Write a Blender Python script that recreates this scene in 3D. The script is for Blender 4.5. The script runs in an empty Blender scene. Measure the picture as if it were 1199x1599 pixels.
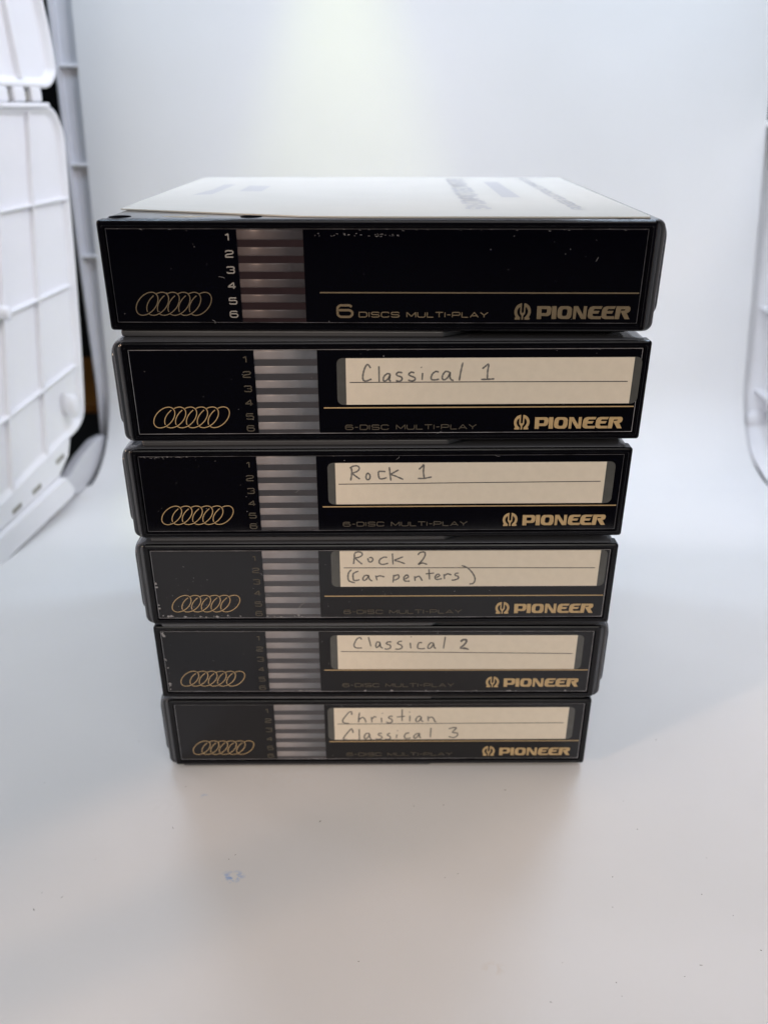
import bpy, bmesh, math, random
from mathutils import Vector, Matrix
from mathutils.geometry import tessellate_polygon

random.seed(7)
S = bpy.context.scene
COL = S.collection
MM = 0.001

# ------------------------------------------------------------------ camera
cd = bpy.data.cameras.new('camera')
cam = bpy.data.objects.new('camera', cd)
COL.objects.link(cam)
cam.location = (0.0, -0.2226, 0.2123)
cam.rotation_euler = (math.radians(90 - 26.08), 0, 0)
cd.sensor_width = 36.0
cd.sensor_fit = 'AUTO'
cd.lens = 29.04
cd.clip_start = 0.01
cd.clip_end = 50.0
cd.dof.use_dof = True
cd.dof.focus_distance = 0.236
cd.dof.aperture_fstop = 11.0
S.camera = cam

# ------------------------------------------------------------------ world, lamps, exposure
w = bpy.data.worlds.new('World')
S.world = w
w.use_nodes = True
w.node_tree.nodes['Background'].inputs[0].default_value = (0.75, 0.85, 1.0, 1)
w.node_tree.nodes['Background'].inputs[1].default_value = 0.003

S.view_settings.view_transform = 'Standard'
S.view_settings.look = 'None'
S.view_settings.exposure = 0.08
S.view_settings.gamma = 1.0
S.view_settings.use_curve_mapping = False


def area(name, loc, target, sx, sy, watts, col, spread=180):
    l = bpy.data.lights.new(name, 'AREA')
    l.shape = 'RECTANGLE'
    l.size = sx
    l.size_y = sy
    l.energy = watts
    l.color = col
    l.spread = math.radians(spread)
    o = bpy.data.objects.new(name, l)
    COL.objects.link(o)
    o.location = loc
    d = Vector(target) - Vector(loc)
    o.rotation_euler = d.to_track_quat('-Z', 'Y').to_euler()
    return o


# the box's own cool LED strips under its roof, the room's dim ceiling light in front, a warm lamp low to the left,
# and a yellowish spot, no real lamp, added above the frame to tint the sheet
area('led_strip_rear_left', (-0.165, 0.22, 0.50), (-0.165, 0.18, 0.0), 0.08, 0.06, 0.44, (0.63, 0.80, 1.0))
area('led_strip_rear_right', (0.190, 0.22, 0.50), (0.190, 0.18, 0.0), 0.09, 0.06, 0.60, (0.63, 0.80, 1.0))
area('led_strip_right', (0.19, 0.12, 0.50), (0.19, 0.09, 0.0), 0.15, 0.08, 0.20, (0.98, 0.95, 1.0))
area('left_panel_fill', (0.22, 0.10, 0.48), (-0.22, 0.20, 0.28), 0.03, 0.30, 0.30, (0.94, 0.90, 1.0), 80)  # added fill aimed at the left panels, not a strip of the box
area('right_panel_fill', (-0.20, 0.10, 0.48), (0.25, 0.20, 0.10), 0.03, 0.30, 0.26, (0.94, 0.90, 1.0), 80)  # added fill to brighten the right panel, no strip there
area('room_light', (0.15, -0.80, 1.35), (0.0, -0.05, 0.1), 1.1, 0.7, 4.4, (1.0, 0.955, 0.955))
area('room_light_low', (0.0, -1.20, 0.75), (0.0, 0.0, 0.1), 1.0, 0.5, 5.0, (1.0, 0.955, 0.87))
wl = bpy.data.lights.new('window_lamp', 'SPOT')
wl.energy = 88.0
wl.color = (1.0, 0.69, 0.50)
wl.spot_size = math.radians(19)
wl.spot_blend = 0.6
wl.shadow_soft_size = 0.10
wo = bpy.data.objects.new('window_lamp', wl)
COL.objects.link(wo)
wo.location = (-1.75, -1.0, 0.55)
wo.rotation_euler = (Vector((0.06, -0.05, 0.03)) - wo.location).to_track_quat('-Z', 'Y').to_euler()
sl = bpy.data.lights.new('yellow_wedge_fill', 'SPOT')
sl.energy = 2.3
sl.color = (0.92, 1.0, 0.03)
sl.spot_size = math.radians(33)
sl.spot_blend = 0.7
sl.shadow_soft_size = 0.004
so_ = bpy.data.objects.new('yellow_wedge_fill', sl)
COL.objects.link(so_)
so_.location = (-0.026, 0.330, 0.505)
so_.rotation_euler = Vector((0.005, -0.156, -0.988)).to_track_quat('-Z', 'Y').to_euler()


# ------------------------------------------------------------------ helpers
def mat(name, base, rough=0.5, spec=0.5, metal=0.0, ior=1.5, vary=0.0, vscale=60.0, rvary=0.0, bump=0.0, bscale=400.0, coat=0.0):
    m = bpy.data.materials.new(name)
    m.use_nodes = True
    nt = m.node_tree
    b = nt.nodes['Principled BSDF']
    b.inputs['Base Color'].default_value = (*base, 1)
    b.inputs['Roughness'].default_value = rough
    b.inputs['IOR'].default_value = ior
    b.inputs['Metallic'].default_value = metal
    b.inputs['Specular IOR Level'].default_value = spec
    b.inputs['Coat Weight'].default_value = coat
    tc = nt.nodes.new('ShaderNodeTexCoord')
    if vary or rvary:
        n = nt.nodes.new('ShaderNodeTexNoise')
        n.inputs['Scale'].default_value = vscale
        n.inputs['Detail'].default_value = 5
        n.inputs['Roughness'].default_value = 0.6
        nt.links.new(tc.outputs['Object'], n.inputs['Vector'])
        if vary:
            r = nt.nodes.new('ShaderNodeMapRange')
            r.inputs['From Min'].default_value = 0.3
            r.inputs['From Max'].default_value = 0.7
            r.inputs['To Min'].default_value = 1 - vary
            r.inputs['To Max'].default_value = 1 + vary
            nt.links.new(n.outputs['Fac'], r.inputs['Value'])
            mx = nt.nodes.new('ShaderNodeMix')
            mx.data_type = 'RGBA'
            mx.blend_type = 'MULTIPLY'
            mx.inputs['Factor'].default_value = 1
            mx.inputs['A'].default_value = (*base, 1)
            nt.links.new(r.outputs['Result'], mx.inputs['B'])
            nt.links.new(mx.outputs['Result'], b.inputs['Base Color'])
        if rvary:
            r = nt.nodes.new('ShaderNodeMapRange')
            r.inputs['From Min'].default_value = 0.35
            r.inputs['From Max'].default_value = 0.7
            r.inputs['To Min'].default_value = rough
            r.inputs['To Max'].default_value = rough + rvary
            nt.links.new(n.outputs['Fac'], r.inputs['Value'])
            nt.links.new(r.outputs['Result'], b.inputs['Roughness'])
    if bump:
        n = nt.nodes.new('ShaderNodeTexNoise')
        n.inputs['Scale'].default_value = bscale
        n.inputs['Detail'].default_value = 4
        nt.links.new(tc.outputs['Object'], n.inputs['Vector'])
        bp = nt.nodes.new('ShaderNodeBump')
        bp.inputs['Strength'].default_value = bump
        bp.inputs['Distance'].default_value = 0.0002
        nt.links.new(n.outputs['Fac'], bp.inputs['Height'])
        nt.links.new(bp.outputs['Normal'], b.inputs['Normal'])
    return m


class MB:
    """collects vertices and faces for one mesh object"""
    def __init__(self):
        self.v = []
        self.f = []

    def add(self, vs, fs):
        o = len(self.v)
        self.v += [tuple(p) for p in vs]
        self.f += [tuple(i + o for i in f) for f in fs]

    def box(self, x0, x1, y0, y1, z0, z1):
        vs = [(x, y, z) for z in (z0, z1) for y in (y0, y1) for x in (x0, x1)]
        self.add(vs, [(0, 2, 3, 1), (4, 5, 7, 6), (0, 1, 5, 4), (2, 6, 7, 3), (0, 4, 6, 2), (1, 3, 7, 5)])

    def loft(self, loops, cap0=True, cap1=True):
        n = len(loops[0])
        vs = [p for l in loops for p in l]
        fs = []
        for k in range(len(loops) - 1):
            for i in range(n):
                j = (i + 1) % n
                fs.append((k * n + i, k * n + j, (k + 1) * n + j, (k + 1) * n + i))
        if cap0:
            fs.append(tuple(reversed(range(n))))
        if cap1:
            fs.append(tuple((len(loops) - 1) * n + i for i in range(n)))
        self.add(vs, fs)

    def ribbon(self, pts, wd, y, taper=0.0):
        """flat stroke in the xz plane at depth y"""
        n = len(pts)
        vs, fs = [], []
        for i, p in enumerate(pts):
            a = pts[max(i - 1, 0)]
            b = pts[min(i + 1, n - 1)]
            dx, dz = b[0] - a[0], b[1] - a[1]
            L = math.hypot(dx, dz) or 1
            h = wd / 2 * (1 - taper * (0.5 + 0.5 * math.sin(i * 1.7)))
            nx, nz = -dz / L * h, dx / L * h
            vs += [(p[0] + nx, y, p[1] + nz), (p[0] - nx, y, p[1] - nz)]
            if i:
                fs.append((2 * i - 2, 2 * i - 1, 2 * i + 1, 2 * i))
        self.add(vs, fs)

    def poly(self, loops, y):
        """flat polygon with holes in the xz plane"""
        ps = [[Vector((x, z, 0)) for x, z in l] for l in loops]
        tris = tessellate_polygon(ps)
        flat = [p for l in ps for p in l]
        self.add([(p.x, y, p.y) for p in flat], tris)

    def build(self, name, m, parent=None, smooth=False, bevel=0.0, recalc=True):
        me = bpy.data.meshes.new(name)
        me.from_pydata(self.v, [], self.f)
        if recalc:
            bm = bmesh.new()
            bm.from_mesh(me)
            bmesh.ops.recalc_face_normals(bm, faces=bm.faces)
            bm.to_mesh(me)
            bm.free()
        me.materials.append(m)
        o = bpy.data.objects.new(name, me)
        COL.objects.link(o)
        if parent:
            o.parent = parent
        if smooth:
            for p in me.polygons:
                p.use_smooth = True
        if bevel:
            b = o.modifiers.new('bevel', 'BEVEL')
            b.width = bevel
            b.segments = 3
            b.limit_method = 'ANGLE'
            b.angle_limit = math.radians(35)
            for p in me.polygons:
                p.use_smooth = True
            e = o.modifiers.new('wn', 'WEIGHTED_NORMAL')
            e.keep_sharp = False
        return o


def rrect(x0, x1, z0, z1, r, seg=5):
    out = []
    r = max(r, 1e-6)
    for cx, cz, a0 in ((x1 - r, z1 - r, 0), (x0 + r, z1 - r, 90), (x0 + r, z0 + r, 180), (x1 - r, z0 + r, 270)):
        for k in range(seg + 1):
            a = math.radians(a0 + 90 * k / seg)
            out.append((cx + r * math.cos(a), cz + r * math.sin(a)))
    return out


def smooth_path(pts, n=6):
    if len(pts) < 3:
        return pts
    out = []
    P = [pts[0]] + list(pts) + [pts[-1]]
    for i in range(1, len(P) - 2):
        a, b, c, d = P[i - 1], P[i], P[i + 1], P[i + 2]
        for k in range(n):
            t = k / n
            out.append(tuple(0.5 * (2 * b[q] + (c[q] - a[q]) * t + (2 * a[q] - 5 * b[q] + 4 * c[q] - d[q]) * t * t
                                    + (3 * b[q] - a[q] - 3 * c[q] + d[q]) * t ** 3) for q in (0, 1)))
    out.append(pts[-1])
    return out


def empty(name, loc=(0, 0, 0), rz=0.0):
    o = bpy.data.objects.new(name, None)
    o.empty_display_size = 0.02
    COL.objects.link(o)
    o.location = loc
    o.rotation_euler = (0, 0, rz)
    return o


def tag(o, label, cat, group=None):
    o['label'] = label
    o['category'] = cat
    if group:
        o['group'] = group


# ------------------------------------------------------------------ materials
M_case = mat('smoked_case_plastic', (0.070, 0.075, 0.086), 0.05, rvary=0.12, vscale=45, bump=0.05, bscale=900)
M_plate = mat('grey_base_plastic', (0.085, 0.09, 0.10), 0.12, rvary=0.15, vscale=80)
M_bezel = mat('black_bezel_plastic', (0.002, 0.002, 0.0038), 0.16, spec=0.3, rvary=0.10, vscale=70, bump=0.10, bscale=2500)
M_face = mat('black_gloss_face', (0.0014, 0.0014, 0.0036), 0.045, rvary=0.05, vscale=30)
M_hole = mat('hole_black', (0.003, 0.003, 0.004), 0.9, spec=0.0)
M_edge_dim = mat('sheet_edge_highlight_dim', (0.085, 0.085, 0.095), 0.35, vary=0.8, vscale=140)  # dimmer copy of the edge highlight put into the colour
M_edge = mat('sheet_edge_highlight', (0.30, 0.30, 0.32), 0.35, vary=0.5, vscale=120)  # highlight along the clear sheet's edge, put into the colour as pale grey
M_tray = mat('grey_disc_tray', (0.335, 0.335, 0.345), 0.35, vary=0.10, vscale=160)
M_tray_warm = mat('reflection_brown_tray', (0.14, 0.122, 0.122), 0.35, vary=0.2, vscale=60)  # reddish reflection in the top window put into the tray colour
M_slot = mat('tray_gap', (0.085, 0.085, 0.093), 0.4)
M_slot_warm = mat('reflection_brown_gap', (0.030, 0.015, 0.018), 0.4)  # gaps of the top window, same reddish reflection in the colour
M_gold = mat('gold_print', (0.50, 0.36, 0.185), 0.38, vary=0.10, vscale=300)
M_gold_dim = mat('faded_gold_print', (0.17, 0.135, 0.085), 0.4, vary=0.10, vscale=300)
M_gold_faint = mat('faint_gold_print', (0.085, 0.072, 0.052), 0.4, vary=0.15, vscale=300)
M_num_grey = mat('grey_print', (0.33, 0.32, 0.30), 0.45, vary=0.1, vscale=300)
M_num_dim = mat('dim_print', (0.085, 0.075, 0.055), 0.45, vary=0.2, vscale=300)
M_paper = mat('cream_label_paper', (0.74, 0.675, 0.56), 0.75, vary=0.03, vscale=380, bump=0.15, bscale=3000)
M_tape = mat('greyed_clear_tape', (0.085, 0.088, 0.085), 0.25, vary=0.12, vscale=200)
M_rule = mat('label_rule_ink', (0.06, 0.06, 0.062), 0.6)
M_pencil = mat('pencil_graphite', (0.155, 0.15, 0.142), 0.55, vary=0.35, vscale=700)
M_card = mat('white_card', (0.55, 0.55, 0.515), 0.8, spec=0.2, vary=0.02, vscale=60)
M_cardprint = mat('grey_card_print', (0.44, 0.445, 0.45), 0.6, spec=0.2)
M_dust = mat('pale_dust', (0.30, 0.30, 0.31), 0.9)
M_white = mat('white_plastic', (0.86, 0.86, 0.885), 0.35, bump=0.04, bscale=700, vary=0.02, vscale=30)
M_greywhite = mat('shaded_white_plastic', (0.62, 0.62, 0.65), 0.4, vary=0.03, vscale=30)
M_beige = mat('beige_hinge_pin', (0.30, 0.29, 0.25), 0.5)
M_table = mat('dark_table_cloth', (0.004, 0.0035, 0.003), 0.9)
M_wood = mat('brown_wood', (0.30, 0.115, 0.020), 0.5, vary=0.35, vscale=18)
M_speck = mat('dark_specks', (0.10, 0.085, 0.06), 0.9, vary=0.4, vscale=900)


def pane_material():
    m = bpy.data.materials.new('clear_window_pane')
    m.use_nodes = True
    nt = m.node_tree
    nt.nodes.clear()
    out = nt.nodes.new('ShaderNodeOutputMaterial')
    mix = nt.nodes.new('ShaderNodeMixShader')
    tr = nt.nodes.new('ShaderNodeBsdfTransparent')
    tr.inputs[0].default_value = (0.86, 0.86, 0.88, 1)
    gl = nt.nodes.new('ShaderNodeBsdfGlossy')
    gl.inputs['Roughness'].default_value = 0.05
    lw = nt.nodes.new('ShaderNodeLayerWeight')
    pw = nt.nodes.new('ShaderNodeMath')
    pw.operation = 'POWER'
    pw.inputs[1].default_value = 5.0
    nt.links.new(lw.outputs['Facing'], pw.inputs[0])
    ma = nt.nodes.new('ShaderNodeMath')
    ma.operation = 'MULTIPLY_ADD'
    ma.inputs[1].default_value = 0.96
    ma.inputs[2].default_value = 0.04
    nt.links.new(pw.outputs[0], ma.inputs[0])
    nt.links.new(ma.outputs[0], mix.inputs[0])
    nt.links.new(tr.outputs[0], mix.inputs[1])
    nt.links.new(gl.outputs[0], mix.inputs[2])
    nt.links.new(mix.outputs[0], out.inputs[0])
    return m


M_pane = pane_material()


def sweep_material():
    """matt white sheet: faint mottling, a few blue ink smudges with their own shape"""
    m = bpy.data.materials.new('white_sweep_sheet')
    m.use_nodes = True
    nt = m.node_tree
    b = nt.nodes['Principled BSDF']
    b.inputs['Roughness'].default_value = 0.55
    b.inputs['Specular IOR Level'].default_value = 0.35
    tc = nt.nodes.new('ShaderNodeTexCoord')
    n1 = nt.nodes.new('ShaderNodeTexNoise')
    n1.inputs['Scale'].default_value = 9
    n1.inputs['Detail'].default_value = 6
    nt.links.new(tc.outputs['Object'], n1.inputs['Vector'])
    cr = nt.nodes.new('ShaderNodeValToRGB')
    cr.color_ramp.elements[0].position = 0.3
    cr.color_ramp.elements[0].color = (0.785, 0.785, 0.785, 1)
    cr.color_ramp.elements[1].position = 0.7
    cr.color_ramp.elements[1].color = (0.825, 0.825, 0.825, 1)
    nt.links.new(n1.outputs['Fac'], cr.inputs['Fac'])
    last = cr.outputs['Color']
    n2 = nt.nodes.new('ShaderNodeTexNoise')
    n2.inputs['Scale'].default_value = 420
    n2.inputs['Detail'].default_value = 3
    nt.links.new(tc.outputs['Object'], n2.inputs['Vector'])
    for (x, y, r, st, rgb) in ((-0.0465, -0.0438, 0.0043, 0.72, (0.15, 0.38, 0.82)), (-0.062, -0.0105, 0.0020, 0.40, (0.35, 0.52, 0.82)),
                               (-0.035, 0.0, 0.02, 0.05, (0.7, 0.55, 0.4)), (0.03, -0.074, 0.004, 0.25, (0.62, 0.50, 0.36)),
                               (-0.075, -0.015, 0.008, 0.10, (0.6, 0.6, 0.6))):
        mp = nt.nodes.new('ShaderNodeMapping')
        mp.inputs['Location'].default_value = (-x, -y * 1.6, 0)
        mp.inputs['Scale'].default_value = (1, 1.6, 1)
        nt.links.new(tc.outputs['Object'], mp.inputs['Vector'])
        ln = nt.nodes.new('ShaderNodeVectorMath')
        ln.operation = 'LENGTH'
        nt.links.new(mp.outputs['Vector'], ln.inputs[0])
        mr = nt.nodes.new('ShaderNodeMapRange')
        mr.inputs['From Min'].default_value = r
        mr.inputs['From Max'].default_value = r * 0.2
        mr.inputs['To Min'].default_value = 0
        mr.inputs['To Max'].default_value = 1
        nt.links.new(ln.outputs['Value'], mr.inputs['Value'])
        m2 = nt.nodes.new('ShaderNodeMapRange')
        m2.inputs['From Min'].default_value = 0.46
        m2.inputs['From Max'].default_value = 0.58
        nt.links.new(n2.outputs['Fac'], m2.inputs['Value'])
        mu = nt.nodes.new('ShaderNodeMath')
        mu.operation = 'MULTIPLY'
        nt.links.new(mr.outputs['Result'], mu.inputs[0])
        nt.links.new(m2.outputs['Result'], mu.inputs[1])
        m3 = nt.nodes.new('ShaderNodeMath')
        m3.operation = 'MULTIPLY'
        m3.inputs[1].default_value = st
        nt.links.new(mu.outputs[0], m3.inputs[0])
        mx = nt.nodes.new('ShaderNodeMix')
        mx.data_type = 'RGBA'
        nt.links.new(m3.outputs[0], mx.inputs['Factor'])
        nt.links.new(last, mx.inputs['A'])
        mx.inputs['B'].default_value = (*rgb, 1)
        last = mx.outputs['Result']
    nt.links.new(last, b.inputs['Base Color'])
    nb = nt.nodes.new('ShaderNodeTexNoise')
    nb.inputs['Scale'].default_value = 14
    nb.inputs['Detail'].default_value = 8
    nt.links.new(tc.outputs['Object'], nb.inputs['Vector'])
    bp = nt.nodes.new('ShaderNodeBump')
    bp.inputs['Strength'].default_value = 0.25
    bp.inputs['Distance'].default_value = 0.004
    nt.links.new(nb.outputs['Fac'], bp.inputs['Height'])
    nt.links.new(bp.outputs['Normal'], b.inputs['Normal'])
    return m


M_sweep = sweep_material()

# ------------------------------------------------------------------ the setting: table, sweep sheet
t = MB()
t.box(-3, 3, -2.0, 3, -0.05, -0.014)
t.build('table', M_table)['kind'] = 'structure'

LEAN = math.radians(9)
prof = [(-0.19, 0.0)] + [(-0.19 + 0.44 * k / 12, 0.0) for k in range(1, 13)]
for k in range(1, 25):
    a = (math.pi / 2 - LEAN) * k / 24
    prof.append((0.25 + 0.06 * math.sin(a), 0.06 * (1 - math.cos(a))))
py, pz = prof[-1]
for k in range(1, 11):
    prof.append((py + 0.05 * k * math.sin(LEAN), pz + 0.05 * k * math.cos(LEAN)))
sw = MB()
NX = 24
vs, fs = [], []
for (y, z) in prof:
    for i in range(NX + 1):
        u = i / NX
        xl = -0.183 - 0.10 * min(max((0.245 - y) / 0.12, 0), 1)
        xr = 0.240 - 0.008 * max(z - 0.03, 0) / 0.2
        vs.append((xl + (xr - xl) * u, y, z))
for j in range(len(prof) - 1):
    for i in range(NX):
        a = j * (NX + 1) + i
        fs.append((a, a + 1, a + NX + 2, a + NX + 1))
sw.add(vs, fs)
so = sw.build('backdrop', M_sweep, smooth=True)
so['kind'] = 'structure'

# ------------------------------------------------------------------ the fold-out light box round the sweep
box = empty('light_box', (-0.2, 0.155, 0.0))
tag(box, 'white ribbed plastic fold-out light box standing round the white sheet', 'light box')
DZ = 0.0012
K = 0.27
NRM = Vector((1, -K, 0)).normalized()      # points into the box


def LP(y, z, off=0.0):
    """a point on the left wall's plane: y, z in mm, off metres towards the inside"""
    p = Vector((-0.2 + K * (y * MM - 0.155), y * MM, z * MM + DZ)) + NRM * off
    return p


def bp_parent(o, root):
    o.parent = root
    o.matrix_parent_inverse = Matrix.Translation(-root.location)
    return o


def round_poly(pts, r, seg=5):
    out = []
    n = len(pts)
    for i in range(n):
        p, a, b = Vector(pts[i]), Vector(pts[i - 1]), Vector(pts[(i + 1) % n])
        da, db = (a - p), (b - p)
        rr = min(r, da.length * 0.45, db.length * 0.45)
        s, e = p + da.normalized() * rr, p + db.normalized() * rr
        for k in range(seg + 1):
            u = k / seg
            out.append(tuple((1 - u) ** 2 * s + 2 * u * (1 - u) * p + u * u * e))
    return out


def inset(pts, d):
    n = len(pts)
    A = sum(pts[i][0] * pts[(i + 1) % n][1] - pts[(i + 1) % n][0] * pts[i][1] for i in range(n))
    s = 1 if A > 0 else -1
    out = []
    for i in range(n):
        a, b = Vector(pts[i - 1]), Vector(pts[(i + 1) % n])
        tdir = (b - a).normalized()
        out.append((pts[i][0] - tdir.y * d * s, pts[i][1] + tdir.x * d * s))
    return out


def wall_panel(outline, rim, depth, F, name, rib_h=(), rib_v=(), r=12):
    """a tray-shaped panel: rounded rim standing proud of a recessed sheet, ribs across it. F(y,z,off) gives the point"""
    o = round_poly(outline, r)
    lo = [[F(y, z, -0.003) for y, z in o], [F(y, z, depth - 0.001) for y, z in o]]
    for d, off in ((0.5, depth - 0.0003), (1.2, depth), (rim - 1.0, depth), (rim - 0.2, depth - 0.0006), (rim + 0.8, 0.001), (rim + 2.0, 0.0)):
        lo.append([F(y, z, off) for y, z in inset(o, d)])
    m = MB()
    m.loft(lo)
    p = bp_parent(m.build(name, M_white, smooth=False), box)
    for pl in p.data.polygons:
        pl.use_smooth = len(pl.vertices) == 4
    for (q0, q1, wd, dp) in rib_h + rib_v:
        a, b = Vector(q0), Vector(q1)
        nn = Vector((-(b - a).y, (b - a).x)).normalized() * wd / 2
        mb = MB()
        q = [a + nn, b + nn, b - nn, a - nn]
        mb.loft([[F(c.x, c.y, -0.0005) for c in q], [F(c.x, c.y, dp) for c in q]])
        rb = mb.build('rib', M_white, bevel=0.0005)
        rb.parent = p
    return p


lower_out = [(-120, 212), (258.5, 212.0), (264, 200.0), (256.5, 136.0), (249, 85), (241.5, 43.0), (194, 32.5), (160.8, 23.5), (60, 4), (-120, 3)]
rh = tuple(((y0, z0), (y1, z1), 1.2, 0.0033) for (y0, z0), (y1, z1) in
           (((-40, 160), (258, 166.6)), ((-40, 98), (249, 121.9)), ((-40, 29), (242, 78.0))))
rv = tuple(((y0, z0), (y1, z1), 1.4, 0.0031) for (y0, z0), (y1, z1) in
           (((238.5, 209), (204, 33)), ((213, 209), (173.8, 27)), ((186, 209), (146, 20)), ((150, 209), (118, 14)), ((100, 209), (75, 6))))
LPS = lambda y, z, off=0.0: LP(y, z, off - 0.0033)
lowp = wall_panel(lower_out, 2.4, 0.0033, LPS, 'side_panel', rh, rv)
lowp['label'] = 'lower ribbed side panel'

upper_out = [(-120, 222.5), (257, 220.0), (264.5, 226), (264.5, 245.0), (260, 275), (250, 340), (-120, 340)]
rvu = tuple(((y0, z0), (y1, z1), wd, 0.0035) for (y0, z0), (y1, z1), wd in (((237.0, 224), (232.0, 330), 2.4), ((205, 224), (196, 330), 2.4), ((150, 224), (140, 330), 2.4)))
upp = wall_panel(upper_out, 3.0, 0.0040, LPS, 'door_panel', (), rvu)
upp['label'] = 'upper panel hinged above the ribbed one'

# hinge between the two panels: white knuckles on a grey pin
def LBox(mb, y0, y1, z0, z1, o0, o1, slope=0.0):
    q = [(y0, z0), (y1, z0 + slope * (y1 - y0)), (y1, z1 + slope * (y1 - y0)), (y0, z1)]
    mb.loft([[LP(y, z, o0) for y, z in q], [LP(y, z, o1) for y, z in q]])


mb = MB()
LBox(mb, 120, 252, 215.0, 219.5, -0.006, -0.0022, -0.008)
pin = bp_parent(mb.build('hinge_pin', M_beige), box)
for y0, y1 in ((228, 236.5), (241.5, 249), (205, 224), (170, 198)):
    mb = MB()
    LBox(mb, y0, y1, 213.8, 220.6, -0.005, 0.0008, -0.01)
    bp_parent(mb.build('hinge_knuckle', M_white, bevel=0.0012), box)
mb = MB()
LBox(mb, 120, 252, 211.6, 213.9, -0.004, 0.0022, -0.004)
bp_parent(mb.build('hinge_ledge', M_white, bevel=0.0006), box)

# base rail with a slotted hinge strip on it, running along the floor on the left
mb = MB()
q = [(60, -6), (153.8, -0.9), (215.4, 9.0), (226, 12.5), (211, 21.0), (157.6, 12.4), (60, -1.0)]
q = [(60, -1.0), (157.6, 12.4), (211, 21.0), (216.5, 12.0), (214.5, 8.0), (153.8, -1.2), (60, -1.2)]
mb.loft([[LP(y, z, -0.014) for y, z in q], [LP(y, z, 0.0035) for y, z in q]])
rail = bp_parent(mb.build('base_rail', M_white, bevel=0.0012), box)
mb = MB()
q = [(60, -1.0), (157.6, 12.6), (211, 21.2), (222, 30.0), (226, 39), (194, 33.5), (160.8, 25), (60, 5)]
mb.loft([[LP(y, z, -0.010) for y, z in q], [LP(y, z, -0.0005) for y, z in q]])
strip = bp_parent(mb.build('hinge_strip', M_white, bevel=0.0010), box)
for y, z in ((173.9, 18.4), (191.2, 21.9), (214.0, 30.4)):
    mb = MB()
    LBox(mb, y - 3.8, y + 3.4, z - 1.3, z + 1.2, -0.002, -0.00015, 0.22)
    mb.build('slot', M_beige, strip)


def peg(y, z, ry, rz, name):
    mb = MB()
    loops = []
    for s, off in ((1.0, 0.0), (1.0, 0.006), (0.9, 0.0075), (0.6, 0.0085)):
        loops.append([LPS(y + ry * s * math.cos(a), z + rz * s * math.sin(a), off) for a in [2 * math.pi * k / 20 for k in range(20)]])
    mb.loft(loops)
    return bp_parent(mb.build(name, M_white, smooth=True), box)


peg(229.5, 58.0, 3.6, 7.0, 'peg')
peg(190.5, 119.5, 2.6, 3.6, 'peg')

# rear post behind the sheet's left edge: a ribbed channel with a lip, seen as a tapering strip
post_l = [(-0.1969, 0.3477, 0.2681), (-0.1960, 0.3391, 0.2139), (-0.1947, 0.3282, 0.1448), (-0.1928, 0.3189, 0.086), (-0.1912, 0.3123, 0.0446), (-0.1912, 0.3096, 0.0275), (-0.1915, 0.3068, 0.0101)]
post_l = [(-0.2020, 0.3477 + 0.0144, 0.2681 + 0.09)] + post_l
nl = Vector((0, -math.cos(LEAN), math.sin(LEAN)))
mb = MB()
vs, fs = [], []
for p in post_l:
    p = Vector(p) + Vector((0, 0, DZ))
    for dx, dn in ((0, 0.0), (0, 0.0060), (0.0022, 0.0060), (0.0026, 0.0005), (0.030, 0.0005), (0.030, -0.004), (0, -0.004)):
        vs.append(p + Vector((dx, 0, 0)) + nl * dn)
n = 7
for k in range(len(post_l) - 1):
    for i in range(n):
        j = (i + 1) % n
        fs.append((k * n + i, k * n + j, (k + 1) * n + j, (k + 1) * n + i))
fs += [tuple(range(n)), tuple((len(post_l) - 1) * n + i for i in range(n))]
mb.add(vs, fs)
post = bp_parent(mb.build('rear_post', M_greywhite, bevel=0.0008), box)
for (x, y, z) in ((-0.1965, 0.3422, 0.2333), (-0.1917, 0.3336, 0.1789), (-0.1907, 0.3251, 0.1256)):
    mb = MB()
    p = Vector((x, y, z + DZ))
    q = []
    for dz in (-0.0008, 0.0008):
        q.append([p + Vector((dx, dz * math.sin(LEAN), dz * math.cos(LEAN))) + nl * dn for dx, dn in ((-0.001, 0.0003), (-0.001, 0.0046), (0.018, 0.0030), (0.018, 0.0003))])
    mb.loft(q)
    rb = mb.build('rib', M_white, bevel=0.0003)
    rb.parent = post

# unseen roof of the box, added to shade the sheet from room light; the strips hang under it
mb = MB()
mb.box(-0.26, 0.27, -0.03, 0.44, 0.52, 0.53)
bp_parent(mb.build('unseen_roof', M_white, bevel=0.002), box)

# unseen front post, added to cast a shadow band on the floor
mb = MB()
LBox(mb, -194, -188.5, 0, 330, -0.012, 0.0)
bp_parent(mb.build('shadow_post', M_white, bevel=0.001), box)
mb = MB()
LBox(mb, -340, -120.5, 0, 56, -0.010, -0.004)  # unseen sill, added to shade the floor at the left
bp_parent(mb.build('shadow_sill', M_white, bevel=0.001), box)

# corner foot joining the rail to the post under the sheet's curl
q = [(0.2131, 0.0194), (0.2260, 0.0150), (0.2500, 0.0180), (0.2768, 0.0185), (0.2960, 0.0150), (0.2960, 0.004), (0.2600, -0.0030), (0.2416, -0.0030), (0.2209, 0.0040)]
mb = MB()
mb.loft([[(-0.1925, y, z + DZ) for y, z in q], [(-0.1856, y, z + DZ) for y, z in q]])
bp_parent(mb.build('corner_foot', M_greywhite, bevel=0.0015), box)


# right wall, just inside the frame: panel, rear flange along the sheet's edge, ribs, peg
def RP(y, z, off=0.0):
    return Vector((0.2555 - off - max(0.0, z - 30) * 0.00005, y * MM, z * MM + DZ))


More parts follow.
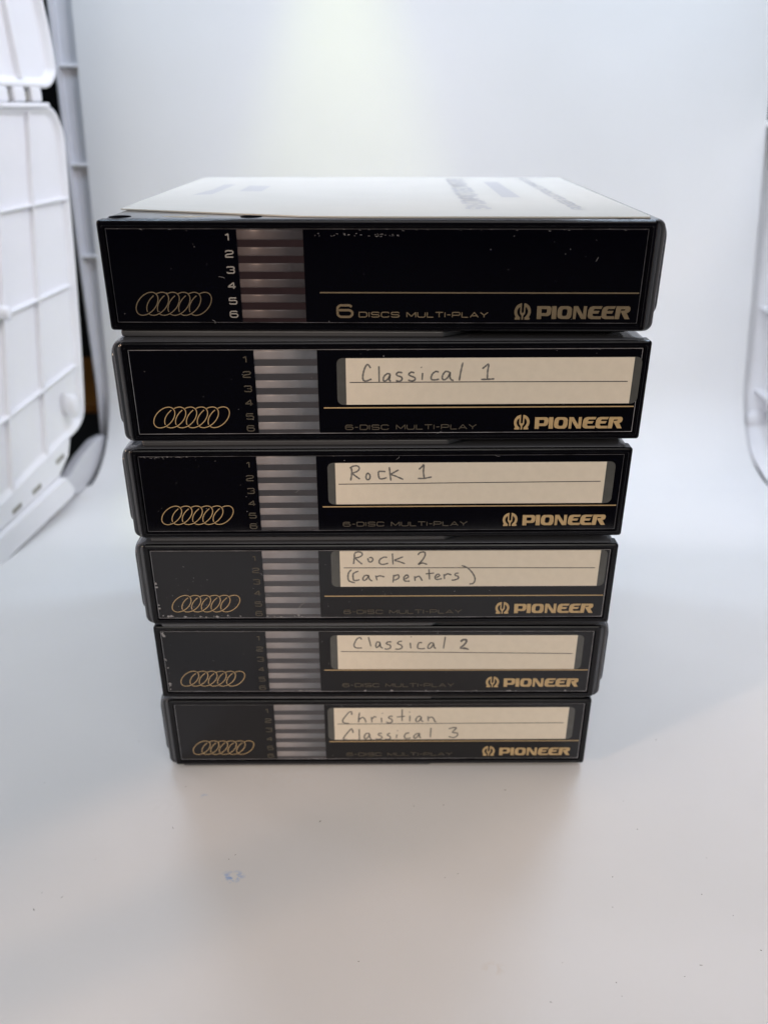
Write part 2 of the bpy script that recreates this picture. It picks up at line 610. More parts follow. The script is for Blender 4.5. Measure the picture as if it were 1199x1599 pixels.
right_out = [(-60, 205), (342, 204), (316, 45), (306, 18), (285, 4), (240, -4), (-60, -4)]
rh = tuple(((y0, z0), (y1, z1), 2.0, 0.0075) for (y0, z0), (y1, z1) in
           (((-40, 148), (331, 150.5)), ((-40, 92), (323, 94)), ((-40, 40), (313, 41))))
rgp = wall_panel(right_out, 4.0, 0.0145, RP, 'side_panel', rh, (), 10)
rgp['label'] = 'right side panel along the sheet edge'
mb = MB()
loops = []
for s, off in ((1.0, 0.0), (1.0, 0.0105), (0.85, 0.0125), (0.5, 0.0135)):
    loops.append([RP(303 + 3.5 * s * math.cos(a), 22 + 7 * s * math.sin(a), off) for a in [2 * math.pi * k / 20 for k in range(20)]])
mb.loft(loops)
bp_parent(mb.build('peg', M_white, smooth=True), box)

# a brown board lying on the dark table behind the box, seen through the gap
mb = MB()
mb.box(-0.60, -0.12, 0.425, 0.565, -0.0139, -0.006)
bd = mb.build('wooden_board', M_wood, bevel=0.001)
tag(bd, 'brown wooden board lying on the dark table behind the light box', 'board')

# ------------------------------------------------------------------ lettering
G = {
    'D': (1.2, [[(0, 0), (0, 1), (.95, 1), (1.2, .8), (1.2, .2), (.95, 0), (0, 0)]]),
    'I': (0.05, [[(0, 0), (0, 1)]]),
    'S': (1.2, [[(1.2, .82), (1.05, 1), (.15, 1), (0, .86), (0, .66), (.15, .52), (1.05, .48), (1.2, .35), (1.2, .15), (1.05, 0), (.15, 0), (0, .18)]]),
    'C': (1.2, [[(1.2, .78), (1.0, 1), (.2, 1), (0, .8), (0, .2), (.2, 0), (1.0, 0), (1.2, .22)]]),
    'M': (1.4, [[(0, 0), (0, 1), (.7, .15), (1.4, 1), (1.4, 0)]]),
    'U': (1.2, [[(0, 1), (0, .2), (.2, 0), (1, 0), (1.2, .2), (1.2, 1)]]),
    'L': (1.0, [[(0, 1), (0, 0), (1, 0)]]),
    'T': (1.2, [[(0, 1), (1.2, 1)], [(.6, 1), (.6, 0)]]),
    'P': (1.2, [[(0, 0), (0, 1), (1, 1), (1.2, .85), (1.2, .55), (1, .4), (0, .4)]]),
    'A': (1.3, [[(0, 0), (.65, 1), (1.3, 0)], [(.25, .3), (1.05, .3)]]),
    'Y': (1.2, [[(0, 1), (.6, .45), (1.2, 1)], [(.6, .45), (.6, 0)]]),
    'X': (1.2, [[(0, 0), (1.2, 1)], [(0, 1), (1.2, 0)]]),
    'O': (1.2, [[(.2, 0), (0, .2), (0, .8), (.2, 1), (1, 1), (1.2, .8), (1.2, .2), (1, 0), (.2, 0)]]),
    'E': (1.0, [[(1, 1), (0, 1), (0, 0), (1, 0)], [(0, .5), (.9, .5)]]),
    'N': (1.2, [[(0, 0), (0, 1), (1.2, 0), (1.2, 1)]]),
    'R': (1.2, [[(0, 0), (0, 1), (1, 1), (1.2, .85), (1.2, .6), (1, .45), (0, .45)], [(.8, .45), (1.2, 0)]]),
    'G': (1.2, [[(1.2, .8), (1, 1), (.2, 1), (0, .8), (0, .2), (.2, 0), (1.2, 0), (1.2, .5), (.7, .5)]]),
    'Z': (1.1, [[(0, 1), (1.1, 1), (0, 0), (1.1, 0)]]),
    '-': (0.5, [[(0, .5), (.5, .5)]]),
    ' ': (0.6, []),
    '1': (0.35, [[(0, .78), (.33, 1), (.33, 0)]]),
    '2': (1.2, [[(0, .8), (.15, 1), (1.05, 1), (1.2, .85), (1.2, .66), (1.0, .52), (.2, .42), (0, .25), (0, 0), (1.2, 0)]]),
    '3': (1.2, [[(0, .85), (.15, 1), (1.05, 1), (1.2, .85), (1.2, .66), (1.0, .52), (.45, .52), (1.0, .51), (1.2, .38), (1.2, .15), (1.05, 0), (.15, 0), (0, .15)]]),
    '4': (1.25, [[(.95, 0), (.95, 1), (0, .3), (1.25, .3)]]),
    '5': (1.2, [[(1.15, 1), (.08, 1), (0, .55), (1.0, .6), (1.2, .45), (1.2, .15), (1.05, 0), (.15, 0), (0, .15)]]),
    '6': (1.2, [[(1.15, .86), (1.0, 1), (.2, 1), (0, .8), (0, .2), (.2, 0), (1, 0), (1.2, .2), (1.2, .42), (1, .58), (0, .58)]]),
}


def corner_path(pts):
    """soften the joints of a letter's stroke so the ribbon keeps its width"""
    if len(pts) < 3:
        return pts
    closed = pts[0] == pts[-1]
    out = [pts[0]]
    for i in range(1, len(pts) - 1):
        p, a, b = Vector(pts[i]), Vector(pts[i - 1]), Vector(pts[i + 1])
        r = min(0.09, (a - p).length * .45, (b - p).length * .45)
        s, e = p + (a - p).normalized() * r, p + (b - p).normalized() * r
        for u in (0, .33, .67, 1):
            out.append(tuple((1 - u) ** 2 * s + 2 * u * (1 - u) * p + u * u * e))
    out.append(pts[-1])
    return out


def write(mb, text, x0, z0, h, width, sw_, y, slant=0.0, org=(0, 0)):
    """print a line of strokes: left x0, baseline z0, cap height h, total width, stroke width (mm)"""
    adv = 0
    items = []
    for c in text:
        g = G[c]
        items.append((adv, g[1]))
        adv += g[0] + 0.32
    adv -= 0.32
    sx = width / max(adv, 1e-6)
    k = 0
    for ox, strokes in items:
        for st in strokes:
            pts = [((org[0] + x0 + (ox + p[0]) * sx + slant * p[1] * h) * MM, (org[1] + z0 + p[1] * h) * MM) for p in corner_path(st)]
            mb.ribbon(pts, sw_ * MM, y - 0.000003 * (k % 7))
            k += 1


# outlines of the maker's wordmark, in mm from its lower left corner (x right, z up)
def _wm(pts):
    return [((x - 278 - (217 - y) * 0.08) * 25.05 / 832.0, (217 - y) * 3.45 / 100.0) for x, y in pts]


WORDMARK = [
    [_wm([(278, 218), (283, 117), (390, 117), (406, 124), (411, 140), (406, 172), (396, 187), (378, 194), (320, 194), (318, 218)]),
     _wm([(323, 140), (366, 140), (371, 146), (369, 164), (362, 171), (321, 171)])],
    [_wm([(410, 217), (416, 117), (457, 117), (452, 217)])],
    [_wm([(462, 180), (466, 146), (476, 128), (494, 117), (562, 117), (585, 124), (594, 140), (591, 182), (583, 204), (565, 217), (498, 217), (472, 210), (463, 196)]),
     _wm([(503, 178), (507, 150), (515, 140), (540, 139), (551, 145), (553, 156), (549, 180), (541, 192), (518, 194), (505, 190)])],
    [_wm([(600, 217), (608, 117), (648, 117), (692, 184), (698, 117), (727, 117), (718, 217), (676, 217), (632, 152), (626, 217)])],
    [_wm([(734, 180), (740, 145), (753, 125), (778, 117), (864, 117), (853, 138), (793, 138), (783, 153), (840, 153), (827, 174), (778, 174), (776, 188), (788, 195), (858, 195), (850, 217), (763, 217), (741, 210), (733, 196)])],
    [_wm([(857, 180), (862, 145), (876, 125), (900, 117), (982, 117), (971, 138), (916, 138), (905, 153), (964, 153), (950, 174), (901, 174), (898, 188), (910, 195), (973, 195), (971, 217), (886, 217), (864, 210), (856, 196)])],
    [_wm([(974, 217), (988, 117), (1096, 117), (1110, 123), (1113, 140), (1107, 158), (1090, 168), (1081, 169), (1108, 217), (1064, 217), (1028, 160), (1032, 151), (1062, 150), (1068, 140), (1030, 140), (1014, 217)])],
]


def emblem_polys():
    """horseshoe emblem with a tuning fork inside, mm about its own centre"""
    P = []
    for sg in (-1, 1):
        ring = [(52, 166), (110, 172), (190, 204), (262, 256), (322, 328), (362, 412), (380, 505), (374, 600), (345, 690), (302, 766),
                (350, 820), (335, 879), (104, 880), (104, 785), (150, 738), (208, 672), (241, 592), (250, 520), (236, 450), (204, 396), (162, 352), (121, 326), (52, 326)]
        P.append([[(sg * x, y) for x, y in ring]])
    fork = [(-121, 300), (-52, 300), (-50, 548), (-34, 574), (0, 584), (34, 574), (50, 548), (52, 300), (121, 300), (121, 590), (95, 648), (40, 705), (36, 880),
            (-36, 880), (-40, 705), (-95, 648), (-121, 590)]
    P.append([fork])
    return [[[(x * 4.45 / 760, (523 - y) * 4.40 / 715) for x, y in l] for l in poly] for poly in P]


EMBLEM = emblem_polys()
FY = 0.00045          # depth of the recessed face behind the bezel's front plane
VB = 2.2              # mm from the magazine's underside to the bezel's lower edge


def U(x):
    return (x - 72.5) * MM


def V(z):
    return (z + VB) * MM


def flat_rect(mb, x0, x1, z0, z1, r, y, thick, edge=0.00003):
    o = [(U(x), V(z)) for x, z in rrect(x0, x1, z0, z1, r, 4)]
    i = [(U(x), V(z)) for x, z in rrect(x0 + edge / MM, x1 - edge / MM, z0 + edge / MM, z1 - edge / MM, max(r - edge / MM, 0.001), 4)]
    mb.loft([[(x, y, z) for x, z in o], [(x, y - thick + edge, z) for x, z in o], [(x, y - thick, z) for x, z in i]])


def build_magazine(idx, label, loc, rz, wide, lab=None, hand=None, seed=0):
    rnd = random.Random(seed)
    root = empty('disc_magazine', loc, rz)
    tag(root, label, 'disc magazine', 'disc magazines stacked in a tower')
    top = idx == 0
    D = 0.140
    xl, xr = (-0.0750, 0.0722) if wide < 0 else (-0.0722, 0.0750)
    # ---- smoked case body
    mb = MB()
    loops = []
    z0, z1 = 1.9 * MM, 31.06 * MM
    for s, y in ((2.4, 0.0012), (1.55, 0.0011), (1.35, 0.0019), (1.15, 0.0020), (0.95, 0.0011), (0.6, 0.0011), (0.25, 0.0015), (0.07, 0.0023), (0.0, 0.0036), (0.0, D - 0.003), (0.6, D - 0.001), (1.6, D)):
        k = s * MM
        loops.append([(x, y, z) for x, z in rrect(xl + k, xr - k, z0 + k * 0.45, z1 - k * 0.45, 0.0024 - 0.0004 * s, 6)])
    mb.loft(loops)
    body = mb.build('case_body', M_case, root)
    for p in body.data.polygons:
        p.use_smooth = len(p.vertices) == 4
    # ---- rim standing out of the case's long side
    mb = MB()
    xa = xl if wide < 0 else xr
    sg = wide
    loops = []
    for dx, s in ((-0.0012, 0.0), (0.0003, 0.0), (0.0006, 0.5), (0.0007, 1.2)):
        k = s * MM * 0.5
        loops.append([(xa + sg * dx, y, z) for y, z in rrect(0.0022 + k, D - 0.006 - k, 0.0062 + k, 0.0292 - k, 0.003, 5)])
    mb.loft(loops)
    mb.build('side_rim', M_case, root, smooth=True)
    # ---- base plate with a slanted end under the left part
    mb = MB()
    xe = 0.0195 + rnd.uniform(-0.003, 0.002)
    q = [(-0.0705, 0.0016), (xe - 0.0005, 0.0016), (xe + 0.0075, 0.0075), (xe + 0.0075, D - 0.01), (-0.0705, D - 0.01)]
    mb.loft([[(x, y, 0.0) for x, y in q], [(x, y, 0.0021) for x, y in q]])
    mb.build('base_plate', M_plate, root, bevel=0.0008)
    mb = MB()
    mb.box(xe + 0.010, 0.0690, 0.0065, D - 0.01, 0.0004, 0.0021)
    mb.build('base_rail', M_bezel, root, bevel=0.0003)
    # ---- bezel: a frame with a recess
    mb = MB()
    loops = []
    def bl(l, r, b, t, rad, y):
        loops.append([(x, y, z) for x, z in rrect(U(l), U(145 - r), V(b), V(28.6 - t), rad * MM, 4)])
    bl(0, 0, 0, 0, .9, 0.0040)
    bl(0, 0, 0, 0, .9, 0.0006)
    bl(.15, .15, .15, .15, .8, 0.0002)
    bl(.5, .5, .5, .5, .6, 0.0)
    bl(1.1, 1.1, 1.0, 1.3, .5, 0.0)
    bl(1.25, 1.25, 1.1, 1.45, .5, 0.00015)
    bl(1.7, 1.7, 1.5, 1.9, .4, 0.00012)
    bl(1.9, 1.9, 1.75, 2.1, .4, 0.0007)
    mb.loft(loops)
    bz = mb.build('bezel', M_bezel, root)
    # ---- glossy face sheet with a cut-out for the disc window
    FX0, FX1, FZ0, FZ1 = 2.25, 142.6, 2.25, 26.35
    WX0, WX1 = 36.1, 53.4
    mb = MB()
    for a, b in ((FX0, WX0), (WX1, FX1)):
        flat_rect(mb, a, b, FZ0, FZ1, 0.25, 0.00065, 0.0002)
    mb.build('face_sheet', M_face, root)
    mb = MB()
    e = 0.13
    for (a, b, c, d) in ((FX0 - .1, FX1 + .1, FZ1, FZ1 + e), (FX0 - .1, FX1 + .1, FZ0 - e, FZ0), (FX0 - e, FX0, FZ0, FZ1), (FX1, FX1 + e, FZ0, FZ1)):
        mb.box(U(a), U(b), 0.00047, 0.00066, V(c), V(d))
    mb.build('sheet_edge', M_edge_dim if idx in (0, 2) else M_edge, root)
    # ---- six trays in the window
    mb = MB()
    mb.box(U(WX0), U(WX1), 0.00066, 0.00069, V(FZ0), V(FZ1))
    mb.build('window_back', M_slot_warm if top else M_slot, root)
    tops = [26.3, 21.9, 17.8, 13.7, 9.7, 5.6]
    hs = [2.6, 2.25, 2.25, 2.25, 2.2, 2.3]
    for k in range(6):
        mb = MB()
        za, zb = V(tops[k] - hs[k]), V(tops[k])
        n = 8
        pr = []
        for i in range(n + 1):
            a = math.pi * i / n
            pr.append((0.00066 - 0.00016 * math.sin(a) ** 0.6, za + (zb - za) * (0.5 - 0.5 * math.cos(a))))
        mb.loft([[(U(WX0 + .05), y, z) for y, z in pr], [(U(WX1 - .05), y, z) for y, z in pr]])
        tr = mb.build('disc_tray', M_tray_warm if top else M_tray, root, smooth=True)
    mb = MB()
    mb.add([(U(WX0), 0.00044, V(FZ0)), (U(WX1), 0.00044, V(FZ0)), (U(WX1), 0.00044, V(FZ1)), (U(WX0), 0.00044, V(FZ1))], [(0, 1, 2, 3)])
    mb.build('window_pane', M_pane, root, recalc=False)
    # ---- prints
    yp = FY - 0.00004
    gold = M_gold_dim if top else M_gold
    mb = MB()
    A, B, Hh, step = 2.72, 1.52, 3.08, (2.875 if top else 3.06)
    cz = 7.15 if idx < 2 else 7.55
    for r in range(6):
        cx = (10.68 if top else 9.8) + r * step
        seg = []
        for k in range(73):
            th = 2 * math.pi * k / 72
            x = cx + A * math.cos(th) + B * math.sin(th)
            z = cz + Hh * math.sin(th)
            ok = True
            if r:
                dz = (z - cz) / Hh
                dx = (x - (cx - step) - B * dz) / A
                q = dx * dx + dz * dz
                ok = not (0.74 < q < 1.0)
            if ok:
                seg.append((U(x), V(z)))
            if (not ok or k == 72) and seg:
                if len(seg) > 1:
                    mb.ribbon(seg, 0.235 * MM, yp - 0.000002 * r)
                seg = []
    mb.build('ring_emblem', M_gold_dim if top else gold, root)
    mb = MB()
    gl = 10.2 if top else (9.75 if idx == 1 else (11.0 if idx == 4 else 10.1))
    flat_rect(mb, 54.8 if not top else 57.3, 142.3, gl - 0.17, gl + 0.17, 0.02, FY, 0.00004, 0.00001)
    mb.build('gold_line', gold, root)
    mb = MB()
    for k, (d, zc) in enumerate(zip('123456', (24.4, 20.15, 16.05, 12.0, 7.95, 4.4))):
        wdt = 0.75 if d == '1' else 2.0
        write(mb, d, 34.9 - wdt - (0.9 if d == '1' else 0), zc - .8 - (0.6 if not top else 0), 1.6, wdt, 0.30, yp, org=(-72.5, VB))
    mb.build('numerals', M_num_grey if top else M_num_dim, root)
    mb = MB()
    zt = 0.0 if idx < 2 else (0.9 if idx == 4 else 0.35)
    if top:
        write(mb, '6', 61.9, 3.75, 3.1, 4.0, 0.62, yp, org=(-72.5, VB))
        write(mb, 'DISCS', 67.7, 3.72, 1.3, 10.8, 0.26, yp, org=(-72.5, VB))
        write(mb, 'MULTI-PLAY', 80.6, 3.72, 1.3, 21.8, 0.26, yp, org=(-72.5, VB))
        mb.build('lettering', M_gold_dim, root)
    else:
        write(mb, '6-DISC MULTI-PLAY', 60.8, 3.25 + zt, 1.35, 37.2, 0.26, yp, org=(-72.5, VB))
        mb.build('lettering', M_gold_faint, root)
    mb = MB()
    ox, oz = (115.6, 3.2 + zt) if idx else (115.6, 3.3)
    for k, poly in enumerate(WORDMARK):
        mb.poly([[(U(x + ox - (0 if top else .9)), V(z + oz)) for x, z in l] for l in poly], yp - 0.000002 * k)
    mb.build('wordmark', gold, root)
    mb = MB()
    ex, ez = (111.7 if top else 110.9), oz + 2.0
    for k, poly in enumerate(EMBLEM):
        mb.poly([[(U(x + ex), V(z + ez)) for x, z in l] for l in poly], yp - 0.000002 * k)
    mb.build('maker_emblem', gold, root)
    # ---- paper label under clear tape, with its rule and the pencil writing
    if lab:
        (x0, x1, zb, ztp, tx0, tx1, rx0, rx1, rz_l, rz_r) = lab
        mb = MB()
        flat_rect(mb, tx0, tx1, zb - 0.05, ztp + 0.05, 1.6, FY, 0.00006, 0.00002)
        mb.build('label_tape', M_tape, root)
        mb = MB()
        flat_rect(mb, x0, x1, zb, ztp, 0.05, FY - 0.00003, 0.00009, 0.00002)
        lb = mb.build('paper_label', M_paper, root)
        mb = MB()
        mb.ribbon([(U(rx0), V(rz_l)), (U((rx0 + rx1) / 2), V((rz_l + rz_r) / 2 + .03)), (U(rx1), V(rz_r))], 0.27 * MM, FY - 0.00014)
        mb.build('ruled_line', M_rule, lb)
        mb = MB()
        for k, st in enumerate(hand):
            pts = [(U(x), V(z)) for x, z in smooth_path([tuple(p) for p in st])]
            mb.ribbon(pts, 0.55 * MM, FY - 0.00015 - 0.000002 * (k % 9), taper=0.3)
        mb.build('handwriting', M_pencil, lb)
    # ---- dust and worn flakes on the face
    mb = MB()
    nd = (26, 22, 34, 75, 36, 26)[idx]
    for k in range(nd):
        if idx == 3 and k < 40:
            x, z = rnd.gauss(12, 8) % 60 + 3, 2.5 + abs(rnd.gauss(0, 7))
        else:
            x, z = rnd.uniform(2.6, 142), rnd.uniform(2.5, 26)
        if z > 26 or (x > 56 and z < 9 and k % 4) or (lab and lab[4] - .5 < x < lab[5] + .5 and lab[2] < z < lab[3]):
            continue
        s = rnd.uniform(0.05, 0.13) * (1.3 if rnd.random() < .12 else 1)
        pts = [(U(x + s * rnd.uniform(.6, 1.2) * math.cos(a)), V(z + s * rnd.uniform(.6, 1.2) * math.sin(a))) for a in [k2 * math.pi / 3 + rnd.random() * .4 for k2 in range(6)]]
        mb.poly([pts], FY - 0.000075 - 0.000001 * (k % 8))
    for k in range((3, 3, 4, 4, 3, 3)[idx]):         # short fibres and scratches
        x, z = rnd.uniform(4, 138), rnd.uniform(1.6, 26.2)
        if x > 54 and z < 10:
            z = 2.0
        if lab and lab[4] - 2 < x < lab[5] + 2 and lab[2] - 1 < z < lab[3] + 1:
            z = 26.2
        a = rnd.uniform(0, 6.28)
        pts = [(x, z)]
        for j in range(4):
            a += rnd.uniform(-.8, .8)
            pts.append((pts[-1][0] + .45 * math.cos(a), pts[-1][1] + .3 * math.sin(a)))
        mb.ribbon([(U(p), V(q)) for p, q in smooth_path(pts, 4)], 0.07 * MM, FY - 0.000085)
    if idx in (0, 2):                                # lint along the upper edge of the recess
        for k in range(60 if idx == 0 else 46):
            x = (rnd.uniform(56, 78) if k < 30 else rnd.uniform(3, 142)) if idx == 0 else rnd.gauss(9, 5)
            z = 24.9 + rnd.gauss(0, .25) if (idx == 0 and k < 30) else 26.3 + rnd.gauss(0, .15)
            if not 2.6 < x < 142:
                continue
            mb.ribbon([(U(x), V(z)), (U(x + rnd.uniform(.1, .6)), V(z + rnd.uniform(-.2, .2)))], 0.08 * MM, FY - 0.00009 - .000001 * (k % 9))
    if idx in (3, 4):                                # flaked edge of the clear sheet
        for k in range(26):
            if idx == 4:
                x, z = (2.5 + abs(rnd.gauss(0, .45)), rnd.choice((rnd.uniform(3, 6), rnd.uniform(12, 20), rnd.uniform(24, 26)))) if k < 15 else (rnd.uniform(4, 140), 2.5)
            else:
                x, z = (rnd.uniform(3, 50), 2.5 + abs(rnd.gauss(0, .3))) if k < 20 else (2.6, rnd.uniform(4, 20))
            s = rnd.uniform(.2, .6)
            pts = [(U(x + s * rnd.uniform(.5, 1.2) * math.cos(a)), V(max(2.3, z + .8 * s * rnd.uniform(.5, 1.2) * math.sin(a)))) for a in [k2 * math.pi / 4 for k2 in range(8)]]
            mb.poly([pts], FY - 0.00006 - 0.000001 * k)
    if idx == 3:                                     # a long white hair over the disc window
        pts = [(49.4, 9.8), (48.6, 9.0), (48.5, 7.9), (47.2, 6.8), (46.6, 5.6), (45.7, 4.3), (46.0, 3.2), (46.6, 2.4)]
        mb.ribbon([(U(a), V(b)) for a, b in smooth_path(pts, 5)], 0.12 * MM, FY - 0.0001)
    d = mb.build('dust', M_dust, root, recalc=False)
    d['kind'] = 'stuff'
    return root


def card_on_top(root):
    zt = 31.06 * MM
    # flat black discs for the shade in round holes of the case's top, near its front corners and middle
    for x, y in ((-67.5, 5.0), (64.2, 4.6), (-33.0, 5.4)):
        mb = MB()
        ring = [2 * math.pi * k / 28 for k in range(28)]
        mb.loft([[((x + 2.9 * s * math.cos(a)) * MM, (y + 2.9 * s * math.sin(a)) * MM, zt + dz) for a in ring] for s, dz in ((1.0, -0.0005), (1.0, 0.00006), (0.94, 0.00008))])
        mb.build('hole_shade_disc', M_hole, root)
    mb = MB()
    pts = [(-50.5 + 5.5 * math.cos(a) * (1 + .2 * math.sin(3 * a)), 5.6 + 1.7 * math.sin(a) * (1 + .15 * math.cos(4 * a))) for a in [2 * math.pi * k / 24 for k in range(24)]]
    mb.loft([[(x * MM, y * MM, zt - 0.0003) for x, y in pts], [(x * MM, y * MM, zt + 0.00004) for x, y in pts]])
    mb.build('glue_stain', mat('dried_glue', (0.36, 0.33, 0.25), 0.6, vary=.3, vscale=300), root)
    # ---- white card with a slanted front edge
    q = [(-71.8, 20.5), (-47.5, 12.6), (-20, 4.0), (-6.5, 2.6), (70.5, 2.6), (71.2, 4.0), (71.2, 136), (-71.8, 136)]
    zc = zt + 0.00018
    mb = MB()
    mb.loft([[(x * MM, y * MM, zc - 0.0001) for x, y in q], [(x * MM, y * MM, zc + 0.00025) for x, y in q]])
    cd_ = mb.build('card_insert', M_card, root)
    zp = zc + 0.00027

    def blk(pts, name):
        mb = MB()
        mb.add([(x * MM, y * MM, zp) for x, y in pts], [tuple(range(len(pts)))])
        return mb.build(name, M_cardprint, cd_, recalc=False)

    blk([(-60.5, 60), (-54.6, 63), (-53.6, 90), (-53.4, 102), (-57.5, 101), (-57.6, 82)], 'printed_mark')
    blk([(-47.5, 74), (-40, 73.5), (-39.5, 94), (-47.5, 96)], 'printed_block')
    blk([(38.5, 53.5), (44.3, 53.5), (43.8, 114), (38.5, 114)], 'printed_bar')
    for (xa, xb, ya, yb, txt, swd) in ((25.2, 31.0, 20, 128, 'SIX-COMPACT-DISC MAGAZINE', 1.5), (54.2, 57.2, 19.5, 133, 'PIONEER ELECTRONIC CORPORATION', 0.9)):
        mb = MB()
        tmp = MB()
        write(tmp, txt, 0, 0, xb - xa, yb - ya, swd, 0)
        mb.add([(xb * MM - p[2], ya * MM + p[0], zp - p[1]) for p in tmp.v], tmp.f)
        mb.build('printed_line', M_cardprint, cd_, recalc=False)


